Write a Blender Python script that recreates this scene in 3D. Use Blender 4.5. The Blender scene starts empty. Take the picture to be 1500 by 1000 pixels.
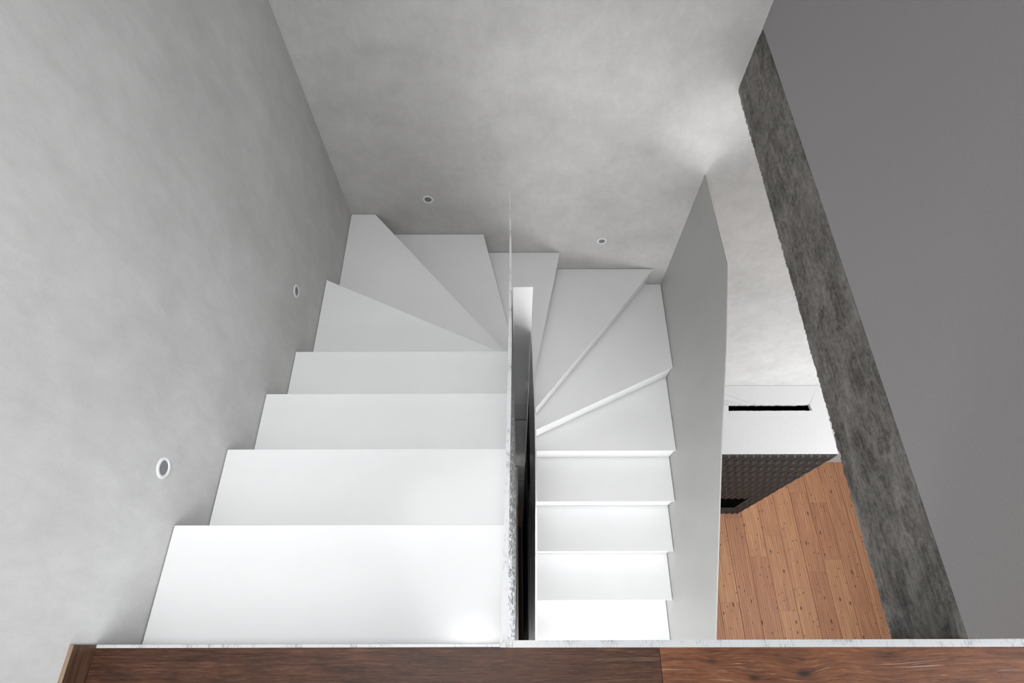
import bpy, bmesh, math, random
from mathutils import Vector, noise
S = bpy.context.scene
COL = S.collection

# ---------------------------------------------------------------- camera
H = 0.1732                     # riser height
G = 0.26                       # going
CAM_Z = 1.3682
cam_d = bpy.data.cameras.new('camera')
cam = bpy.data.objects.new('camera', cam_d); COL.objects.link(cam)
cam.location = (0, 0, CAM_Z)
cam_d.sensor_fit = 'HORIZONTAL'; cam_d.sensor_width = 36.0
cam_d.lens = 36.0 * 825.72 / 1500.0
cam_d.shift_x = (750 - 755.83) / 1500.0
cam_d.clip_start = 0.02; cam_d.clip_end = 60
from mathutils import Matrix
cam.matrix_world = (Matrix.Translation((0, 0, CAM_Z)) @ Matrix.Rotation(math.radians(28.1095), 4, 'X')
                    @ Matrix.Rotation(math.radians(-0.156), 4, 'Z'))
S.camera = cam

# ---------------------------------------------------------------- world, light, exposure
w = bpy.data.worlds.new('daylight'); S.world = w; w.use_nodes = True
bg = w.node_tree.nodes['Background']
bg.inputs['Color'].default_value = (0.93, 0.96, 1.0, 1)
bg.inputs['Strength'].default_value = 1.0
S.view_settings.view_transform = 'Standard'
S.view_settings.look = 'None'
S.view_settings.gamma = 1.0
S.view_settings.use_curve_mapping = False
S.view_settings.exposure = 0.0

def area(name, loc, target, sx, sy, watts, color=(1, 1, 1), spread=180):
    l = bpy.data.lights.new(name, 'AREA'); l.shape = 'RECTANGLE'; l.size = sx; l.size_y = sy
    l.energy = watts; l.color = color; l.spread = math.radians(spread)
    o = bpy.data.objects.new(name, l); COL.objects.link(o); o.location = loc
    o.rotation_euler = (Vector(target) - Vector(loc)).to_track_quat('-Z', 'Y').to_euler()
    return o
# ceiling lamps over the stair head, window beside the landing, glazing of the floors below; fill lights are added
area('ceiling_lamp', (-0.30, 0.75, 2.5), (-0.45, 0.68, 0), 1.1, 1.1, 5.6, (0.97, 0.985, 1.0), 72)
area('landing_lamp', (-0.27, -0.08, 2.5), (-1.05, 0.10, 0.25), 0.30, 0.30, 6.8, (0.99, 0.99, 1.0), 105)
area('landing_window', (2.5, -0.85, 1.35), (-0.9, 0.1, 0.25), 1.4, 1.6, 56, (0.97, 0.985, 1.0))
area('hall_fill', (-0.1, -2.8, 1.5), (-0.1, 2.0, 0.2), 1.6, 1.7, 31, (0.985, 0.99, 1.0))  # added soft fill from behind, evens out the back wall and left corner
area('lower_flight_fill', (0.48, -0.12, -0.33), (0.48, 0.66, -2.3), 0.8, 0.16, 6.6, (0.98, 0.98, 1.0), 110)  # unseen light added below the landing to brighten the lower flight
area('stair_window', (0.45, -1.6, -2.30), (0.45, 0.9, -2.3), 1.0, 0.8, 45, (0.98, 0.98, 1.0))
area('room_window', (4.2, 0.2, -2.7), (1.8, 2.0, -3.9), 1.6, 1.6, 48, (0.96, 0.98, 1.0), 130)
area('room_front_window', (2.8, -3.5, -3.6), (1.8, 2.0, -3.9), 2.4, 2.4, 104, (0.98, 0.985, 1.0))
def spot(name, loc, target, angle, blend, watts, size=0.03, wide=1.0):
    l = bpy.data.lights.new(name, 'SPOT'); l.energy = watts; l.spot_size = math.radians(angle); l.spot_blend = blend
    l.shadow_soft_size = size
    o = bpy.data.objects.new(name, l); COL.objects.link(o); o.location = loc; o.scale = (wide, 1, 1)
    o.rotation_euler = (Vector(target) - Vector(loc)).to_track_quat('-Z', 'Y').to_euler()
# unseen spots added under the landing only to brighten the back wall
spot('back_wall_fill', (0.66, -0.10, -0.36), (0.16, 2.084, -0.47), 26, 0.25, 22, 0.16, 1.8)
spot('back_wall_spot_fill', (0.70, -0.10, -0.36), (0.94, 2.084, -0.46), 17, 1.0, 50, 0.04)

# ---------------------------------------------------------------- helpers
def lin(r, g, b):
    f = lambda c: ((c / 255 + 0.055) / 1.055) ** 2.4 if c > 10 else c / 255 / 12.92
    return (f(r), f(g), f(b), 1)

def obj(name, bm, m, parent=None, smooth=False):
    me = bpy.data.meshes.new(name)
    if parent is not None:
        off = parent.location.copy()
        if parent.parent: off = off + parent.parent.location
        bmesh.ops.translate(bm, verts=bm.verts, vec=-off)
    bmesh.ops.recalc_face_normals(bm, faces=bm.faces)
    bm.to_mesh(me); bm.free()
    if smooth:
        for p in me.polygons: p.use_smooth = True
    me.materials.append(m)
    o = bpy.data.objects.new(name, me); COL.objects.link(o)
    if parent is not None: o.parent = parent
    return o

def thing(name, label, cat, loc=(0, 0, 0), group=None):
    o = bpy.data.objects.new(name, None); COL.objects.link(o); o.location = loc
    o['label'] = label; o['category'] = cat
    o.empty_display_size = 0.1
    if group: o['group'] = group
    return o

def tag(o, label, cat, group=None):
    o['label'] = label; o['category'] = cat
    if group: o['group'] = group
    return o

def struct(name, bm, m):
    o = obj(name, bm, m); o['kind'] = 'structure'; return o

def box(x0, x1, y0, y1, z0, z1, bm=None, bevel=0):
    bm = bm or bmesh.new()
    v = [bm.verts.new((x, y, z)) for z in (z0, z1) for y in (y0, y1) for x in (x0, x1)]
    fs = [bm.faces.new([v[i] for i in q]) for q in
          ((0, 2, 3, 1), (4, 5, 7, 6), (0, 1, 5, 4), (2, 6, 7, 3), (0, 4, 6, 2), (1, 3, 7, 5))]
    if bevel:
        es = list({e for f in fs for e in f.edges})
        bmesh.ops.bevel(bm, geom=es, offset=bevel, segments=2, profile=0.6, affect='EDGES')
    return bm

def prism(pts, z0, z1, bm=None, bevel=0):
    """vertical extrusion of an xy polygon"""
    bm = bm or bmesh.new()
    a = [bm.verts.new((p[0], p[1], z0)) for p in pts]
    b = [bm.verts.new((p[0], p[1], z1)) for p in pts]
    n = len(pts)
    fs = [bm.faces.new(a), bm.faces.new(b)]
    for i in range(n):
        fs.append(bm.faces.new((a[i], a[(i + 1) % n], b[(i + 1) % n], b[i])))
    bmesh.ops.recalc_face_normals(bm, faces=fs)
    if bevel:
        es = list({e for f in fs for e in f.edges})
        bmesh.ops.bevel(bm, geom=es, offset=bevel, segments=2, profile=0.6, affect='EDGES')
    return bm

def prism_x(pts, x0, x1, bm=None, bevel=0):
    """extrusion along x of a yz polygon"""
    bm = bm or bmesh.new()
    a = [bm.verts.new((x0, p[0], p[1])) for p in pts]
    b = [bm.verts.new((x1, p[0], p[1])) for p in pts]
    n = len(pts)
    fs = [bm.faces.new(a), bm.faces.new(b)]
    for i in range(n):
        fs.append(bm.faces.new((a[i], a[(i + 1) % n], b[(i + 1) % n], b[i])))
    bmesh.ops.recalc_face_normals(bm, faces=fs)
    if bevel:
        es = list({e for f in fs for e in f.edges})
        bmesh.ops.bevel(bm, geom=es, offset=bevel, segments=2, profile=0.6, affect='EDGES')
    return bm

def clip(poly, nx, ny, d):
    """keep the part of an xy polygon where nx*x + ny*y >= d"""
    out = []
    n = len(poly)
    for i in range(n):
        p, q = poly[i], poly[(i + 1) % n]
        sp, sq = nx * p[0] + ny * p[1] - d, nx * q[0] + ny * q[1] - d
        if sp >= 0: out.append(p)
        if sp * sq < 0:
            t = sp / (sp - sq)
            out.append((p[0] + t * (q[0] - p[0]), p[1] + t * (q[1] - p[1])))
    return out

# ---------------------------------------------------------------- materials
class M:
    def __init__(s, name, rough=0.5, spec=0.5, metal=0.0):
        s.m = bpy.data.materials.new(name); s.m.use_nodes = True
        s.t = s.m.node_tree; s.b = s.t.nodes['Principled BSDF']
        s.b.inputs['Roughness'].default_value = rough
        s.b.inputs['Specular IOR Level'].default_value = spec
        s.b.inputs['Metallic'].default_value = metal
        s.co = s.n('ShaderNodeTexCoord').outputs['Object']
    def n(s, kind, **kw):
        nd = s.t.nodes.new(kind)
        for k, v in kw.items(): setattr(nd, k, v)
        return nd
    def link(s, a, b): s.t.links.new(a, b)
    def put(s, sock, v):
        if hasattr(v, 'is_output'): s.link(v, sock)
        else: sock.default_value = v
    def math(s, op, a, b=0.0, c=None, clamp=False):
        nd = s.n('ShaderNodeMath', operation=op, use_clamp=clamp)
        s.put(nd.inputs[0], a); s.put(nd.inputs[1], b)
        if c is not None: s.put(nd.inputs[2], c)
        return nd.outputs[0]
    def mapping(s, scale=(1, 1, 1), loc=(0, 0, 0), rot=(0, 0, 0), co=None):
        nd = s.n('ShaderNodeMapping'); s.link(co or s.co, nd.inputs['Vector'])
        nd.inputs['Scale'].default_value = scale; nd.inputs['Location'].default_value = loc
        nd.inputs['Rotation'].default_value = rot
        return nd.outputs[0]
    def noise(s, co, scale, detail=4, rough=0.55, dist=0.0):
        nd = s.n('ShaderNodeTexNoise'); s.link(co, nd.inputs['Vector'])
        nd.inputs['Scale'].default_value = scale; nd.inputs['Detail'].default_value = detail
        nd.inputs['Roughness'].default_value = rough; nd.inputs['Distortion'].default_value = dist
        return nd.outputs['Fac']
    def ramp(s, fac, stops):
        nd = s.n('ShaderNodeValToRGB'); s.link(fac, nd.inputs['Fac'])
        el = nd.color_ramp.elements
        while len(el) < len(stops): el.new(0.5)
        for e, (p, c) in zip(el, stops):
            e.position = p; e.color = c if hasattr(c, '__len__') else (c, c, c, 1)
        return nd.outputs['Color']
    def mix(s, fac, a, b, blend='MIX'):
        nd = s.n('ShaderNodeMix', data_type='RGBA', blend_type=blend)
        s.put(nd.inputs[0], fac); s.put(nd.inputs[6], a); s.put(nd.inputs[7], b)
        return nd.outputs[2]
    def color(s, c): s.put(s.b.inputs['Base Color'], c); return s
    def rough(s, c): s.put(s.b.inputs['Roughness'], c); return s
    def bump(s, h, strength=0.2, dist=0.002):
        nd = s.n('ShaderNodeBump'); s.link(h, nd.inputs['Height'])
        nd.inputs['Strength'].default_value = strength; nd.inputs['Distance'].default_value = dist
        s.link(nd.outputs[0], s.b.inputs['Normal']); return s

def plaster(name, dark, light, seed=0.0, stretch=(1, 1, 0.7), rough=0.6):
    m = M(name, rough, 0.35)
    a = m.noise(m.mapping((1.6 * stretch[0], 1.6 * stretch[1], 1.6 * stretch[2]), (seed, seed * .7, seed * .3)), 1.2, 4, 0.5, 0.5)
    b = m.noise(m.mapping((5 * stretch[0], 5 * stretch[1], 5 * stretch[2]), (seed * 2, 3, seed)), 1.9, 9, 0.68, 0.35)
    c = m.noise(m.mapping((16 * stretch[0], 16 * stretch[1], 7 * stretch[2]), (seed, 1, seed * 3), (math.radians(20), math.radians(20), 0)), 2.0, 6, 0.7, 0.8)
    fine = m.noise(m.co, 160, 3, 0.65)
    s = m.math('ADD', m.math('MULTIPLY', a, 0.30), m.math('MULTIPLY', b, 0.42))
    s = m.math('ADD', s, m.math('ADD', m.math('MULTIPLY', c, 0.16), m.math('MULTIPLY', fine, 0.12)))
    m.color(m.ramp(s, [(0.36, dark), (0.64, light)]))
    m.bump(m.math('ADD', m.math('MULTIPLY', b, 0.6), m.math('MULTIPLY', fine, 0.4)), 0.10, 0.004)
    return m

mat_plaster_side = plaster('trowelled_plaster_side', (.49, .487, .48, 1), (.645, .642, .635, 1), 1.7).m
mat_plaster_back = plaster('trowelled_plaster_back', (.43, .425, .415, 1), (.59, .583, .57, 1), 5.1, (0.8, 1, 0.9)).m

m = M('smooth_grey_wall', 0.75, 0.25)
f = m.noise(m.co, 220, 2, 0.5)
m.color(m.ramp(f, [(0.3, (.37, .356, .358, 1)), (0.7, (.39, .376, .378, 1))])); m.bump(f, 0.05, 0.002)
mat_grey_wall = m.m

m = M('white_lacquered_steel', 0.32, 0.32)
a = m.noise(m.co, 3.0, 6, 0.6); b = m.noise(m.co, 600, 2, 0.5)
m.color(m.ramp(a, [(0.3, (.785, .788, .785, 1)), (0.7, (.825, .828, .825, 1))]))
m.rough(m.math('ADD', 0.13, m.math('MULTIPLY', a, 0.08))); m.bump(b, 0.05, 0.0006)
mat_steel = m.m

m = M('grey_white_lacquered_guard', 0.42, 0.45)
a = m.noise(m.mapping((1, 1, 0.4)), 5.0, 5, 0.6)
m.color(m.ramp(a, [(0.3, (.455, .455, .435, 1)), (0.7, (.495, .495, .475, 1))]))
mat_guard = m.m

# guard plate whose bare cut faces show worn mill scale and paint
m = M('worn_white_edge_steel', 0.35, 0.6)
sp = m.noise(m.mapping((60, 9, 60)), 6.0, 6, 0.75)
pt = m.noise(m.co, 22, 5, 0.7)
m.color(m.mix(m.ramp(m.math('ADD', m.math('MULTIPLY', sp, .5), m.math('MULTIPLY', pt, .5)), [(0.52, 0.0), (0.60, 1.0)]),
              (.52, .53, .535, 1), (.27, .285, .30, 1)))
mat_edge = m.m

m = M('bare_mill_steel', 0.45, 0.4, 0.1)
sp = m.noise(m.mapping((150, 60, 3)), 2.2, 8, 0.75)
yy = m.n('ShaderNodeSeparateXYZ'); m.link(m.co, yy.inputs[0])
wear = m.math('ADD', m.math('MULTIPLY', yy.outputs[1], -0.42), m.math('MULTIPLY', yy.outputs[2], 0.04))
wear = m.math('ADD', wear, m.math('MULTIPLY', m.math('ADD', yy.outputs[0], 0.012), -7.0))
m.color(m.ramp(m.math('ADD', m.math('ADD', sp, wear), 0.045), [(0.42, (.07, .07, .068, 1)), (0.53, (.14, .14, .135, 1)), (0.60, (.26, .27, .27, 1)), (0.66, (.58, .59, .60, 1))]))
mat_mill = m.m

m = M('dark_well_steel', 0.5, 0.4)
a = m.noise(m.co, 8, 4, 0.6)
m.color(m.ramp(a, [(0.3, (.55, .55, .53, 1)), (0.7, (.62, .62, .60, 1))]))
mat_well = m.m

m = M('painted_well_shade', 0.7, 0.15)
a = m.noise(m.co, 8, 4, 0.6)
m.color(m.ramp(a, [(0.3, (.012, .012, .012, 1)), (0.7, (.02, .019, .018, 1))]))  # near-black colour stands in for the darkness deep in the well
mat_well_shade = m.m

# raw board-marked concrete
m = M('raw_concrete', 0.82, 0.3)
lo = m.noise(m.mapping((1, 1.6, 4.0), rot=(math.radians(8), 0, 0)), 2.4, 8, 0.66, 0.4)
st = m.noise(m.mapping((1, 3.0, 30), rot=(math.radians(9), 0, 0)), 2.6, 10, 0.78, 1.1)
bl = m.noise(m.mapping((1, 9, 16), (3, 1, 2)), 1.5, 8, 0.72, 1.4)
fi = m.noise(m.co, 95, 6, 0.75)
s = m.math('ADD', m.math('ADD', m.math('MULTIPLY', lo, .28), m.math('MULTIPLY', st, .24)), m.math('ADD', m.math('MULTIPLY', bl, .28), m.math('MULTIPLY', fi, .20)))
base = m.ramp(s, [(0.39, (.036, .032, .028, 1)), (0.455, (.115, .106, .096, 1)), (0.515, (.215, .202, .186, 1)), (0.60, (.34, .32, .295, 1))])
vo = m.n('ShaderNodeTexVoronoi'); m.link(m.mapping((1, 1, 1), rot=(math.radians(90), 0, math.radians(90))), vo.inputs['Vector']); vo.voronoi_dimensions = '2D'; vo.inputs['Scale'].default_value = 24
sv = m.n('ShaderNodeSeparateColor'); m.link(vo.outputs['Color'], sv.inputs[0])
pores = m.math('DIVIDE', m.math('SUBTRACT', m.math('MULTIPLY', m.math('SUBTRACT', sv.outputs[0], .60), .38), vo.outputs['Distance']), 0.04, clamp=True)
m.color(m.mix(pores, base, (.014, .013, .012, 1)))
m.bump(m.math('SUBTRACT', s, m.math('MULTIPLY', pores, 0.5)), 0.6, 0.012)
mat_concrete = m.m

# knotty softwood boards of the room below (board tone and offset carried by the mesh)
m = M('knotty_pine_boards', 0.5, 0.2)
at = m.n('ShaderNodeAttribute', attribute_name='tone')
tone = at.outputs['Fac']
sh = m.n('ShaderNodeCombineXYZ'); m.link(m.math('MULTIPLY', tone, 37.0), sh.inputs[0]); m.link(m.math('MULTIPLY', tone, 91.0), sh.inputs[1])
va = m.n('ShaderNodeVectorMath', operation='ADD'); m.link(m.co, va.inputs[0]); m.link(sh.outputs[0], va.inputs[1])
co = va.outputs[0]
g1 = m.noise(m.mapping((14, 0.9, 1), co=co), 2.0, 6, 0.6, 1.2)
wv = m.n('ShaderNodeTexWave', wave_type='BANDS', bands_direction='X'); m.link(m.mapping((1, 0.10, 1), co=co), wv.inputs['Vector'])
wv.inputs['Scale'].default_value = 11; wv.inputs['Distortion'].default_value = 5; wv.inputs['Detail'].default_value = 3; wv.inputs['Detail Scale'].default_value = 1.4
gr = m.math('ADD', m.math('MULTIPLY', g1, .82), m.math('MULTIPLY', wv.outputs['Fac'], .18))
cA = m.ramp(gr, [(0.3, lin(154, 109, 85)), (0.55, lin(176, 126, 97)), (0.75, lin(196, 146, 112))])
cB = m.ramp(gr, [(0.3, lin(170, 125, 95)), (0.55, lin(193, 144, 109)), (0.75, lin(214, 166, 122))])
c = m.mix(m.math('FRACT', m.math('MULTIPLY', tone, 7.31)), cA, cB)
vk = m.n('ShaderNodeTexVoronoi'); m.link(m.mapping((9, 3.6, 1), co=co), vk.inputs['Vector']); vk.inputs['Scale'].default_value = 1.0
vk.inputs['Randomness'].default_value = 1.0
vk.voronoi_dimensions = '2D'
kn = m.math('ADD', vk.outputs['Distance'], m.math('MULTIPLY', m.math('SUBTRACT', m.noise(m.mapping((60, 25, 1), co=co), 1.0, 3, .6), .5), .16))
sel = m.n('ShaderNodeSeparateColor'); m.link(vk.outputs['Color'], sel.inputs[0])
kr = m.math('MULTIPLY', m.math('POWER', sel.outputs[0], 1.6), 0.105)
kf = m.math('MULTIPLY', m.math('DIVIDE', m.math('SUBTRACT', kr, kn), 0.045), 1.0, clamp=True)
c = m.mix(m.math('MULTIPLY', kf, .9), c, lin(78, 56, 44))
vk2 = m.n('ShaderNodeTexVoronoi'); m.link(m.mapping((22, 13, 1), (3, 5, 0), co=co), vk2.inputs['Vector']); vk2.voronoi_dimensions = '2D'
vk2.inputs['Scale'].default_value = 1.0
sel2 = m.n('ShaderNodeSeparateColor'); m.link(vk2.outputs['Color'], sel2.inputs[0])
k2 = m.math('DIVIDE', m.math('SUBTRACT', m.math('MULTIPLY', m.math('SUBTRACT', sel2.outputs[0], 0.62), 0.42), vk2.outputs['Distance']), 0.06, clamp=True)
c = m.mix(k2, c, lin(86, 58, 44))
m.color(c); m.rough(m.math('ADD', 0.36, m.math('MULTIPLY', g1, 0.12)))
mat_pine = m.m

# brown oiled oak of the landing, limed grain, real knots at their places
m = M('brown_oak_boards', 0.5, 0.25)
sx = m.n('ShaderNodeSeparateXYZ'); m.link(m.co, sx.inputs[0])
X, Y = sx.outputs[0], sx.outputs[1]
KNOTS = [(0.601, -0.0585, .030, .014, 1.0), (0.496, -0.066, .022, .010, .8), (0.415, -0.034, .016, .010, .5),
         (0.79, -0.026, .050, .013, .55), (1.075, -0.024, .04, .012, .5), (0.78, -0.09, .04, .02, .6), (0.93, -0.075, .05, .012, .45),
         (-0.20, -0.085, .02, .008, .5), (-.62, -.07, .03, .012, .4), (.02, -.078, .012, .006, .5)]
warp = 0.0; core = None
for kx, ky, rx, ry, amt in KNOTS:
    dx = m.math('DIVIDE', m.math('SUBTRACT', X, kx), rx); dy = m.math('DIVIDE', m.math('SUBTRACT', Y, ky), ry)
    r2 = m.math('ADD', m.math('MULTIPLY', dx, dx), m.math('MULTIPLY', dy, dy))
    ring = m.math('POWER', 2.718, m.math('MULTIPLY', r2, -0.22))
    warp = m.math('ADD', warp, m.math('MULTIPLY', ring, 0.55 * amt * ry * 2.2))
    cr = m.math('POWER', 2.718, m.math('MULTIPLY', r2, -3.2))
    cr = m.math('MULTIPLY', cr, amt)
    core = cr if core is None else m.math('MAXIMUM', core, cr)
gy = m.math('ADD', Y, warp)
cv = m.n('ShaderNodeCombineXYZ'); m.link(m.math('MULTIPLY', X, 1.0), cv.inputs[0]); m.link(gy, cv.inputs[1])
side = m.math('GREATER_THAN', X, 0.3037)
m.link(m.math('MULTIPLY', side, 3.0), cv.inputs[2])
gco = cv.outputs[0]
g1 = m.noise(m.mapping((4.5, 105, 1), co=gco), 1.6, 8, 0.70, 0.9)
g2 = m.noise(m.mapping((26, 360, 1), co=gco), 1.2, 5, 0.7, 0.4)
bl = m.noise(m.mapping((5, 12, 1), co=gco), 1.5, 4, 0.6, 0.5)
gr = m.math('ADD', m.math('MULTIPLY', g1, .46), m.math('ADD', m.math('MULTIPLY', g2, .34), m.math('MULTIPLY', bl, .20)))
cL = m.ramp(gr, [(0.38, lin(32, 20, 14)), (0.47, lin(61, 38, 27)), (0.55, lin(80, 52, 37)), (0.63, lin(103, 72, 54))])
cR = m.ramp(gr, [(0.36, lin(57, 33, 22)), (0.46, lin(95, 58, 38)), (0.55, lin(117, 74, 49)), (0.65, lin(142, 100, 68))])
c = m.mix(side, cL, cR)
lime = m.ramp(m.noise(m.mapping((3.2, 95, 1), (2, 1, 4), co=gco), 1.4, 5, 0.6, 1.6), [(0.62, 0.0), (0.70, 1.0)])
c = m.mix(m.math('MULTIPLY', lime, m.math('ADD', .10, m.math('MULTIPLY', side, .35))), c, lin(205, 180, 160))
c = m.mix(m.math('MULTIPLY', core, 1.0, clamp=True), c, lin(38, 22, 18))
m.color(c); m.bump(gr, 0.35, 0.0015); m.rough(m.math('ADD', 0.36, m.math('MULTIPLY', g1, 0.14)))
mat_oak = m.m

m = M('dark_oak_face', 0.45, 0.4)
g1 = m.noise(m.mapping((3, 3, 60), rot=(math.radians(-14), 0, 0)), 2.0, 6, 0.6, 0.7)
m.color(m.ramp(g1, [(0.3, lin(48, 30, 22)), (0.7, lin(92, 64, 48))])); mat_skirt = m.m
m = M('oak_cut_edge', 0.6, 0.3)
g1 = m.noise(m.mapping((30, 3, 3)), 2.0, 5, 0.6)
m.color(m.ramp(g1, [(0.3, lin(128, 108, 88)), (0.7, lin(158, 138, 116))])); mat_skirt_top = m.m

def plain(name, c, rough=0.5, spec=0.5):
    m = M(name, rough, spec)
    f = m.noise(m.co, 60, 3, 0.6)
    k = tuple(x * 0.93 for x in c[:3]) + (1,)
    m.color(m.ramp(f, [(0.3, k), (0.7, c)])); return m.m
mat_white_plaster = plain('white_plaster', (.80, .80, .80, 1), 0.8, 0.2)
mat_opening_shade = plain('opening_shade_black', (.003, .003, .003, 1), 1.0, 0.0)  # black colour stands in for the shade inside the slot and fire opening
mat_tile = plain('charcoal_glazed_tile', (.030, .031, .030, 1), 0.42, 0.4)
mat_bezel = plain('white_lamp_ring', (.80, .80, .80, 1), 0.4)
mat_lens = plain('grey_frosted_lens', (.19, .19, .205, 1), 0.35)
mat_gap = plain('floor_gap_dark', (.03, .022, .018, 1), 0.9, 0.1)
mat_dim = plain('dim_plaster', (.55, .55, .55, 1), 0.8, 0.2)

# ---------------------------------------------------------------- setting
XL, XR, XP, YB = -0.9062, 0.9528, 0.9567, 2.084
F = -5.904
struct('wall_left', box(XL - 0.2, XL, -3.0, YB, F, 2.6), mat_plaster_side)
struct('wall_back', box(XL - 0.2, 5.4, YB, YB + 0.2, F, 2.6), mat_plaster_back)
struct('wall_right', box(XR, XR + 0.16, 0.0056, YB, 0.0225, 2.6), mat_grey_wall)
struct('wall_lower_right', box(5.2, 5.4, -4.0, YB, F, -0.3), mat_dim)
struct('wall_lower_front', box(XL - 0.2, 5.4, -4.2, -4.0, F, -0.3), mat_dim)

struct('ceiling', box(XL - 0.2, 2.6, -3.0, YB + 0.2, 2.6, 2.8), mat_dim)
# landing floor: two oak boards butted at x = 0.3037, more boards behind
bm = bmesh.new()
for x0, x1 in ((-0.8985, 0.3030), (0.3042, 2.2)):
    box(x0, x1, -0.190, -0.0091 if x0 > 0 else -0.0082, -0.02, -0.0006, bm, 0.0006)
for k in range(1, 8):
    xs = (-0.8985, -0.3 + 0.37 * (k % 3), 0.9 + 0.2 * (k % 2), 2.2)
    for x0, x1 in zip(xs[:-1], xs[1:]):
        box(x0 + .0005, x1 - .0005, -0.190 * (k + 1), -0.190 * k - 0.0006, -0.02, -0.0006, bm, 0.0006)
struct('floor_landing', bm, mat_oak)
struct('ceiling_lower_landing', box(XL, 2.2, -1.56, -0.020, -0.30, -0.021), mat_white_plaster)
struct('ceiling_lower', box(2.2, 5.2, -4.0, YB, -0.27, -0.07, box(XR + 0.40, 2.2, 0.05, YB, -0.27, -0.07)), mat_white_plaster)
struct('floor_middle', box(XL, XP, -3.0, -0.35, -3.2, -2.95), mat_white_plaster)

# room floor: individual boards 0.222 m wide, tone per board
random.seed(11)
bm = bmesh.new()
tone_l = bm.faces.layers.float.new('tone')
PX0, PW = 2.3833, 0.22165
JOINT = {-1: [.58], 0: [.41, -.9], 1: [1.374], 2: [.915], 3: [.3224, 1.16], 4: [.563], 5: [.743, 1.6807], 6: [.8814, 1.5566], 7: [.40], 8: [1.904]}
for k in range(-8, 13):
    x0 = PX0 + PW * k + .0022; x1 = PX0 + PW * (k + 1) - .0022
    js = sorted(JOINT.get(k, [random.uniform(-.5, 1.6)]) + [-2.4 + random.uniform(-.5, .5)])
    ys = [-3.99] + js + [YB - 0.004]
    for y0, y1 in zip(ys[:-1], ys[1:]):
        t = random.random()
        vs = [bm.verts.new(p) for p in ((x0, y0 + .0006, F), (x1, y0 + .0006, F), (x1, y1 - .0006, F), (x0, y1 - .0006, F))]
        lo = [bm.verts.new((v.co.x, v.co.y, F - .006)) for v in vs]
        fs = [bm.faces.new(vs)] + [bm.faces.new((vs[i], lo[i], lo[(i + 1) % 4], vs[(i + 1) % 4])) for i in range(4)]
        for fc in fs: fc[tone_l] = t
struct('floor', bm, mat_pine)
struct('floor_subfloor', box(XL, 5.2, -4.0, YB, F - 0.1, F - 0.006), mat_gap)

# skirting board on the landing
sk = struct('baseboard_left', box(XL - 0.001, -0.8982, -2.6, -0.0014, -0.0005, 0.0700), mat_skirt)
tp = obj('top_edge', box(XL - 0.001, -0.8984, -2.6, -0.0016, 0.0700, 0.0722), mat_skirt_top, sk)

# ---------------------------------------------------------------- concrete beam with ragged lower arris
def concrete_face():
    bm = bmesh.new()
    y0, y1, z0, z1, x1 = 0.0064, YB - 0.0005, -0.2690, 0.0222, XR + 0.398
    ny, nz = 900, 34
    grid = []
    for j in range(nz + 1):
        row = []
        for i in range(ny + 1):
            t = j / nz; y = y0 + (y1 - y0) * i / ny
            rag = 0.0022 * noise.noise((y * 26, 1.3, 0)) + 0.0042 * noise.noise((y * 85, 4.1, 0)) + 0.0034 * noise.noise((y * 170, 2.1, 5)) + 0.0015 * noise.noise((y * 5, 9.1, 0))
            ragt = 0.0012 * noise.noise((y * 30, 7.7, 0)) + (-0.006 * max(0, noise.noise((y * 9, 3.7, 2)) - .38) * 4)
            z = (z0 + rag) * (1 - t) + (z1 + ragt) * t
            d = 0.0012 * noise.noise((y * 5, z * 9, 0)) + 0.0010 * noise.noise((y * 30, z * 55, 3)) + 0.0005 * noise.noise((y * 90, z * 140, 5))
            e = math.exp(-t * 22); d += -e * (0.006 + 0.008 * abs(noise.noise((y * 40, 2.2, z * 60))))
            e2 = math.exp(-(1 - t) * 30); d += -e2 * 0.002
            row.append(bm.verts.new((XR - min(d, .003), y, z)))
        grid.append(row)
    for j in range(nz):
        for i in range(ny):
            bm.faces.new((grid[j][i], grid[j][i + 1], grid[j + 1][i + 1], grid[j + 1][i]))
    # back, top, bottom and ends close the beam
    bo = [bm.verts.new((x1, v.co.y, z0)) for v in grid[0]]
    tpv = [bm.verts.new((x1, v.co.y, z1)) for v in grid[0]]
    for i in range(ny):
        bm.faces.new((grid[0][i], bo[i], bo[i + 1], grid[0][i + 1]))
        bm.faces.new((grid[nz][i], grid[nz][i + 1], tpv[i + 1], tpv[i]))
        bm.faces.new((bo[i], tpv[i], tpv[i + 1], bo[i + 1]))
    for c in (0, ny):
        bm.faces.new([grid[j][c] for j in range(nz + 1)] + [tpv[c], bo[c]])
    return bm
tag(obj('concrete_beam', concrete_face(), mat_concrete, smooth=True),
    'dark grey rough cast concrete beam running under the smooth grey wall on the right', 'beam')

# ---------------------------------------------------------------- staircase
st = thing('staircase', 'white painted steel winder staircase turning down between grey plaster walls', 'staircase', (0, 0, -2.95))
Z = lambda k: -H * k
Y0 = 0.0154
TH = 0.009                                   # tread sheet thickness
SET = 0.0124                                 # nosing overhang
OUTL, OUTR, OUTB = XL + 0.0026, XP - 0.0030, YB - 0.0030
INL, INR, INB = -0.026, 0.076, 1.222
def line(p, q):
    """nosing line as unit normal (pointing to the lower, next tread) and offset"""
    dx, dy = q[0] - p[0], q[1] - p[1]; l = math.hypot(dx, dy)
    nx, ny = -dy / l, dx / l                 # left of p->q
    return nx, ny, nx * p[0] + ny * p[1]
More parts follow.
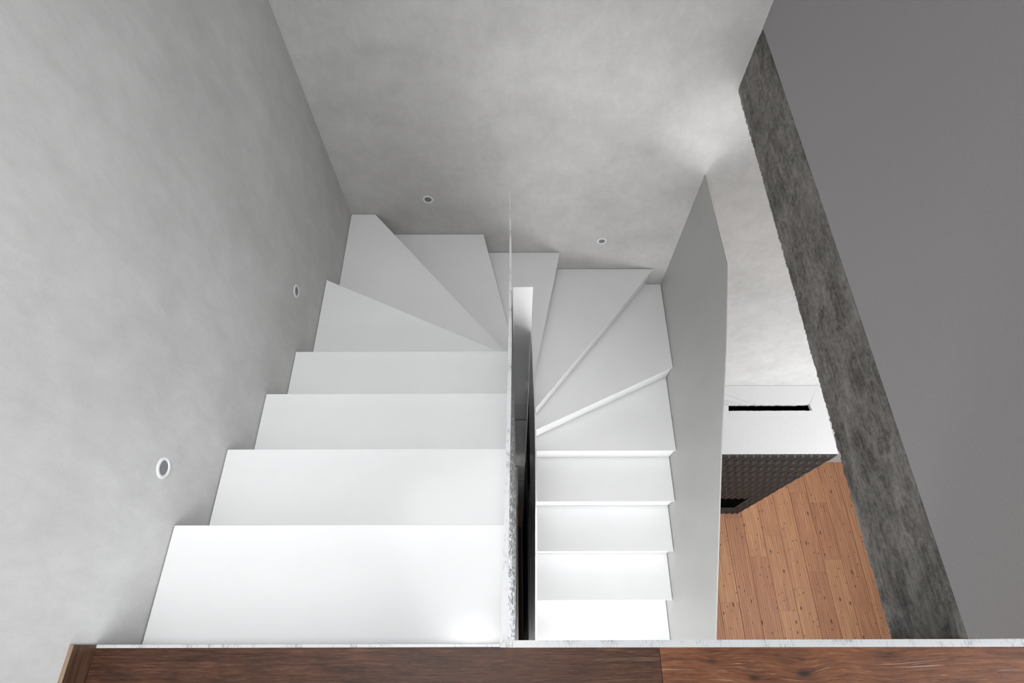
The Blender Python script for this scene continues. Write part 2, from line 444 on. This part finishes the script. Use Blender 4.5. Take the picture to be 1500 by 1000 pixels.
# lines run from the outer wall to the well; the lower tread lies to the left of the direction of descent (outside -> turning right)
NOSE = {}
for k in range(0, 5): NOSE[k] = (0.0, 1.0, Y0 + G * k)
def nl(a, b):
    n = line(a, b)
    return n
NOSE[5] = nl((-0.9014, 1.5287), (-0.0878, 1.1489))
NOSE[6] = nl((-0.7761, 2.0859), (-0.0619, 1.2415))
NOSE[7] = nl((-0.1871, 2.0861), (-0.0405, 1.46))
NOSE[8] = nl((0.2663, 2.0785), (0.0992, 1.2711))
NOSE[9] = nl((0.8660, 2.0765), (0.1015, 1.1353))
NOSE[10] = nl((0.9644, 1.4787), (0.1092, 1.077))
for k in range(11, 17): NOSE[k] = (0.0, -1.0, -(1.0080 - G * (k - 11)))
# orient every normal towards the next tread
REF = {5: (-.5, 1.8), 6: (0, 2.0), 7: (.05, 2.0), 8: (.6, 1.9), 9: (.9, 1.7), 10: (.7, 1.05)}
for k, r in REF.items():
    nx, ny, d = NOSE[k]
    if nx * r[0] + ny * r[1] < d: NOSE[k] = (-nx, -ny, -d)
def region(k):
    p = [(OUTL, -0.5), (OUTR, -0.5), (OUTR, OUTB), (OUTL, OUTB)]
    if k <= 6: p = clip(p, -1, 0, -INL)
    if k in (7, 8): p = clip(p, 0, 1, INB)
    if k >= 9: p = clip(p, 1, 0, INR)
    return p
for k in range(1, 17):
    a, b = NOSE[k - 1], NOSE[k]
    back = SET + 0.004 if k > 1 else 0.0214
    p = clip(region(k), a[0], a[1], a[2] - back)
    p = clip(p, -b[0], -b[1], -b[2])
    if len(p) > 2: obj('tread', prism(p, Z(k) - TH, Z(k), bevel=0.0012), mat_steel, st)
for k in range(1, 16):
    b = NOSE[k]
    p = clip(region(k), b[0], b[1], b[2] - SET - 0.004)
    p = clip(p, -b[0], -b[1], -(b[2] - SET))
    a = NOSE[k - 1]
    p = clip(p, a[0], a[1], a[2])
    if len(p) > 2: obj('riser', prism(p, Z(k + 1) + 0.0030, Z(k) - TH), mat_steel, st)

# central guard: a level plate whose far end thins out
L = [(-0.0357, -0.0087), (-0.0347, 0.0275), (-0.0300, 0.20), (-0.0265, 0.3706), (-0.0241, 0.546), (-0.0213, 0.7309), (-0.0188, 1.0408), (-0.0190, 1.2772)]
R = [(-0.0168, 1.2772), (-0.0125, 1.0408), (-0.0117, 0.7309), (-0.0133, 0.5459), (-0.0160, 0.3705), (-0.018, 0.2), (-0.0200, 0.0275), (-0.0206, 0.0040), (-0.0206, -0.0087)]
gp = obj('central_guard_plate', prism(L + R, -2.60, -0.0035), mat_steel, st)
e = obj('guard_edge', prism(L + R, -0.0035, 0.0), mat_edge, gp); e['label'] = 'white painted top edge'
# raw steel plate bolted to the well side of the guard
R2 = [(-0.0112, 0.90), (-0.0065, 0.7309), (-0.0045, 0.546), (-0.0020, 0.40), (-0.0003, 0.29), (-0.0018, 0.15), (-0.0036, 0.0275), (-0.0038, 0.0046)]
Rn = [(-0.0206, 0.0046), (-0.0200, 0.0275), (-0.018, 0.2), (-0.0160, 0.3705), (-0.0133, 0.5459), (-0.0117, 0.7309), (-0.0121, 0.90)]
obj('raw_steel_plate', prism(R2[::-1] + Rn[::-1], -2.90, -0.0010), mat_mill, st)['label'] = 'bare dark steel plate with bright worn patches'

# inner plate of the lower flight
top = [(1.195, -0.80), (1.0608, -0.7018), (0.7275, -0.5412), (0.60, -0.552), (0.4329, -0.6203), (0.20, -0.77), (0.0086, -0.9171), (-0.02, -0.94)]
obj('inner_guard_plate', prism_x(top + [(-0.02, -1.62), (0.55, -1.30), (1.195, -1.35)], 0.0662, 0.0712), mat_steel, st)
# end plate of the stair well
obj('newel_plate', box(-0.0105, 0.0658, 1.200, 1.206, -1.640, -0.4375), mat_steel, st)
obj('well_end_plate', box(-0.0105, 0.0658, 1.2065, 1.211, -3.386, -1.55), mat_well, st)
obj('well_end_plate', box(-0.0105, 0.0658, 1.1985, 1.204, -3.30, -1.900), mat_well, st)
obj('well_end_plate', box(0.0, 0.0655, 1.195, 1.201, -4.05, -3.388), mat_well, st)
# plates lining the well further down; the black one paints in its unlit depth
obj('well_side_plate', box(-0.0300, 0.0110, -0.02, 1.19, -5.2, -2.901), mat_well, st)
obj('well_side_plate', prism_x([(-0.02, -1.64), (0.55, -1.32), (1.26, -1.37), (1.26, F + 0.004), (-0.02, F + 0.004)], 0.0716, 0.0750), mat_well_shade, st)
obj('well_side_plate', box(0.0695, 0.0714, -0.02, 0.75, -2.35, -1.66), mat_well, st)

# outer guard plate of the lower flight
prof = [(2.0825, -0.7530), (1.5082, -0.7248), (1.184, -0.920), (0.8423, -1.1594), (0.4007, -1.450), (0.0153, -1.7014), (-0.60, -2.11)]
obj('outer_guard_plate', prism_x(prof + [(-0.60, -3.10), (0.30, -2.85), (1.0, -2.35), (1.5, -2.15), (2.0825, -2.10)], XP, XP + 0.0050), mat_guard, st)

# steel edge of the landing
obj('edge_trim', box(-0.8987, -0.0358, -0.0080, -0.0014, -H + 0.002, 0.0005, bevel=0.001), mat_edge, st)['label'] = 'slim white steel edge of the landing'
obj('edge_trim', prism([(-0.0358, -0.0090), (2.2, -0.0110), (2.2, 0.0046), (-0.0205, 0.0046), (-0.0205, -0.0088)], -0.28, 0.0006), mat_edge, st)

# ---------------------------------------------------------------- step lights
def disc_mesh(r0, r1, d0, d1, n=48):
    """ring between radii r0..r1, standing d1 proud, local axis +Z"""
    bm = bmesh.new()
    prof = [(r0, d0), (r0 + .0012, d1), (r1 - .002, d1), (r1, d0)] if r0 > 0 else None
    if prof:
        rows = [[bm.verts.new((r * math.cos(2 * math.pi * i / n), r * math.sin(2 * math.pi * i / n), d)) for i in range(n)] for r, d in prof]
        for a, b in zip(rows[:-1], rows[1:]):
            for i in range(n): bm.faces.new((a[i], a[(i + 1) % n], b[(i + 1) % n], b[i]))
    else:
        rows = [[bm.verts.new((r * math.cos(2 * math.pi * i / n), r * math.sin(2 * math.pi * i / n), d)) for i in range(n)] for r, d in ((r1, d0), (r1 * .96, d1))]
        bm.faces.new(rows[1])
        for i in range(n): bm.faces.new((rows[0][i], rows[0][(i + 1) % n], rows[1][(i + 1) % n], rows[1][i]))
    return bm
def step_light(label, loc, rot):
    t = thing('step_light', label, 'light', loc, 'recessed step lights')
    t.rotation_euler = rot
    for nm, bm, mt in (('bezel', disc_mesh(.0185, .0285, 0, .0032), mat_bezel), ('lens', disc_mesh(0, .0186, 0, .0014), mat_lens)):
        bm.normal_update(); bmesh.ops.recalc_face_normals(bm, faces=bm.faces)
        me = bpy.data.meshes.new(nm); bm.to_mesh(me); bm.free(); me.materials.append(mt)
        for p in me.polygons: p.use_smooth = len(p.vertices) == 4
        o = bpy.data.objects.new(nm, me); COL.objects.link(o); o.parent = t
side, back = (0, math.radians(90), 0), (math.radians(90), 0, 0)
step_light('small round white rimmed light on the left wall, nearest the landing', (XL + .0002, 0.398, -0.059), side)
step_light('small round light on the left wall beside the first winder tread', (XL + .0002, 1.281, -0.585), side)
step_light('small round light on the back wall, left of the central guard', (-0.4666, YB - .0002, -0.9245), back)
step_light('small round light on the back wall, right of the central guard', (0.507, YB - .0002, -1.282), back)

# ---------------------------------------------------------------- fireplace
FX0, FX1, FY, FT = 1.12, 2.793, 1.437, -3.405
fp = thing('fireplace', 'white plastered fireplace clad in dark rope pattern tiles on the wooden floor far below', 'fireplace', (1.95, 1.75, F))
sx0, sx1, sy0, sy1 = 1.911, 2.668, 1.8355, 1.8965
bm = bmesh.new()
# ragged slot cut through the top
nseg = 90
def rag(i, s): return 0.0060 * noise.noise((i * .75, s, 1.2)) + 0.0040 * noise.noise((i * .17, s, 6.2))
rim = []
for i in range(nseg + 1):
    x = sx0 + (sx1 - sx0) * i / nseg; rim.append((x, sy0 + rag(i, 1) * .6))
for i in range(nseg, -1, -1):
    x = sx0 + (sx1 - sx0) * i / nseg; rim.append((x + (.012 if i == 0 else 0) - (.012 if i == nseg else 0), sy1 + rag(i, 9)))
yb = YB - 0.002
outer = []
for i in range(nseg + 1): outer.append((FX0 + (FX1 - FX0) * i / nseg, FY))
for i in range(nseg, -1, -1): outer.append((FX0 + (FX1 - FX0) * i / nseg, yb))
rv = [bm.verts.new((x, y, FT)) for x, y in rim]; ov = [bm.verts.new((x, y, FT)) for x, y in outer]
lv = [bm.verts.new((x, y, FT - 0.035)) for x, y in rim]; bv = [bm.verts.new((x, y, F)) for x, y in outer]
n = len(rv)
for i in range(n):
    j = (i + 1) % n
    bm.faces.new((ov[i], ov[j], rv[j], rv[i])); bm.faces.new((rv[i], rv[j], lv[j], lv[i]))
    bm.faces.new((ov[j], ov[i], bv[i], bv[j]))
obj('chimney_breast', bm, mat_white_plaster, fp)
bm = bmesh.new()
a = [bm.verts.new(p) for p in ((sx0 - .02, sy0 - .02, FT - .0352), (sx1 + .02, sy0 - .02, FT - .0352), (sx1 + .02, sy1 + .02, FT - .0352), (sx0 - .02, sy1 + .02, FT - .0352))]
b = [bm.verts.new((v.co.x, v.co.y, FT - .5)) for v in a]
bm.faces.new(b)
for i in range(4): bm.faces.new((a[i], a[(i + 1) % 4], b[(i + 1) % 4], b[i]))
obj('air_slot', bm, mat_opening_shade, fp)['label'] = 'black slot with chipped edges'

OX0, OX1, OZ0, OZ1 = 1.30, 2.632, -5.590, -5.070
CW, RH = 0.0718, 0.2
NU, NV = 8, 14
bm = bmesh.new()
def relief(u, v):
    e = u - v                                # across the leaf
    s = (u + v) / 2
    wd = 0.30 * math.sin(math.pi * min(max(s, 0.02), .98)) ** .8
    bend = 0.10 * math.sin(2 * math.pi * s)
    q = (e - bend) / max(wd, .03)
    if abs(q) < 1: return 0.024 * math.sqrt(1 - q * q)
    # half leaves filling the corners
    q2 = (abs(e - bend) - wd) / max(1 - wd, .05)
    return 0.012 * math.sqrt(max(0.0, 1 - (2 * min(q2 * 1.25, 1.0) - 1) ** 2))
cols = int((FX1 - FX0) / CW) + 1; rows = 13
cache = {}
def vert(ix, iz):
    key = (ix, iz)
    if key not in cache:
        x = FX1 - CW * cols + CW * ix / NU; z = FT - RH * iz / NV
        x = max(x, FX0); z = max(z, F + 0.002)
        u = (ix % NU) / NU; v = 1 - (iz % NV) / NV
        h = relief(u, v if v < 1 else 0.999)
        if iz % NV == 0 or ix % NU == 0: h *= 0.25
        d = min(FX1 - x, z - F)
        if z > OZ0 and z < OZ1: d = min(d, max(x - OX1, OX0 - x)) if (x >= OX1 or x <= OX0) else 0
        elif OX0 <= x <= OX1: d = min(d, max(z - OZ1, OZ0 - z))
        h *= max(0.0, min(1.0, (d - .004) / .03))
        cache[key] = bm.verts.new((x, FY - 0.004 - h, z))
    return cache[key]
for ix in range(cols * NU):
    for iz in range(rows * NV):
        xc = FX1 - CW * cols + CW * (ix + .5) / NU; zc = FT - RH * (iz + .5) / NV
        if xc < FX0 or zc < F + .002: continue
        if OX0 < xc < OX1 and OZ0 < zc < OZ1: continue
        bm.faces.new((vert(ix, iz), vert(ix + 1, iz), vert(ix + 1, iz + 1), vert(ix, iz + 1)))
obj('tile_cladding', bm, mat_tile, fp, smooth=True)['label'] = 'charcoal tiles with a raised twisted rope pattern'
bm = bmesh.new()
a = [bm.verts.new((x, FY - .0035, z)) for x, z in ((OX0 - .01, OZ0 - .012), (OX1 + .01, OZ0 - .012), (OX1 + .01, OZ1 + .012), (OX0 - .01, OZ1 + .012))]
b = [bm.verts.new((v.co.x, FY - .0006, v.co.z)) for v in a]
bm.faces.new(a); bm.faces.new(b)
for i in range(4): bm.faces.new((a[i], a[(i + 1) % 4], b[(i + 1) % 4], b[i]))
obj('firebox', bm, mat_opening_shade, fp)['label'] = 'black fire opening'  # flat black sheet painted in for the shaded recess
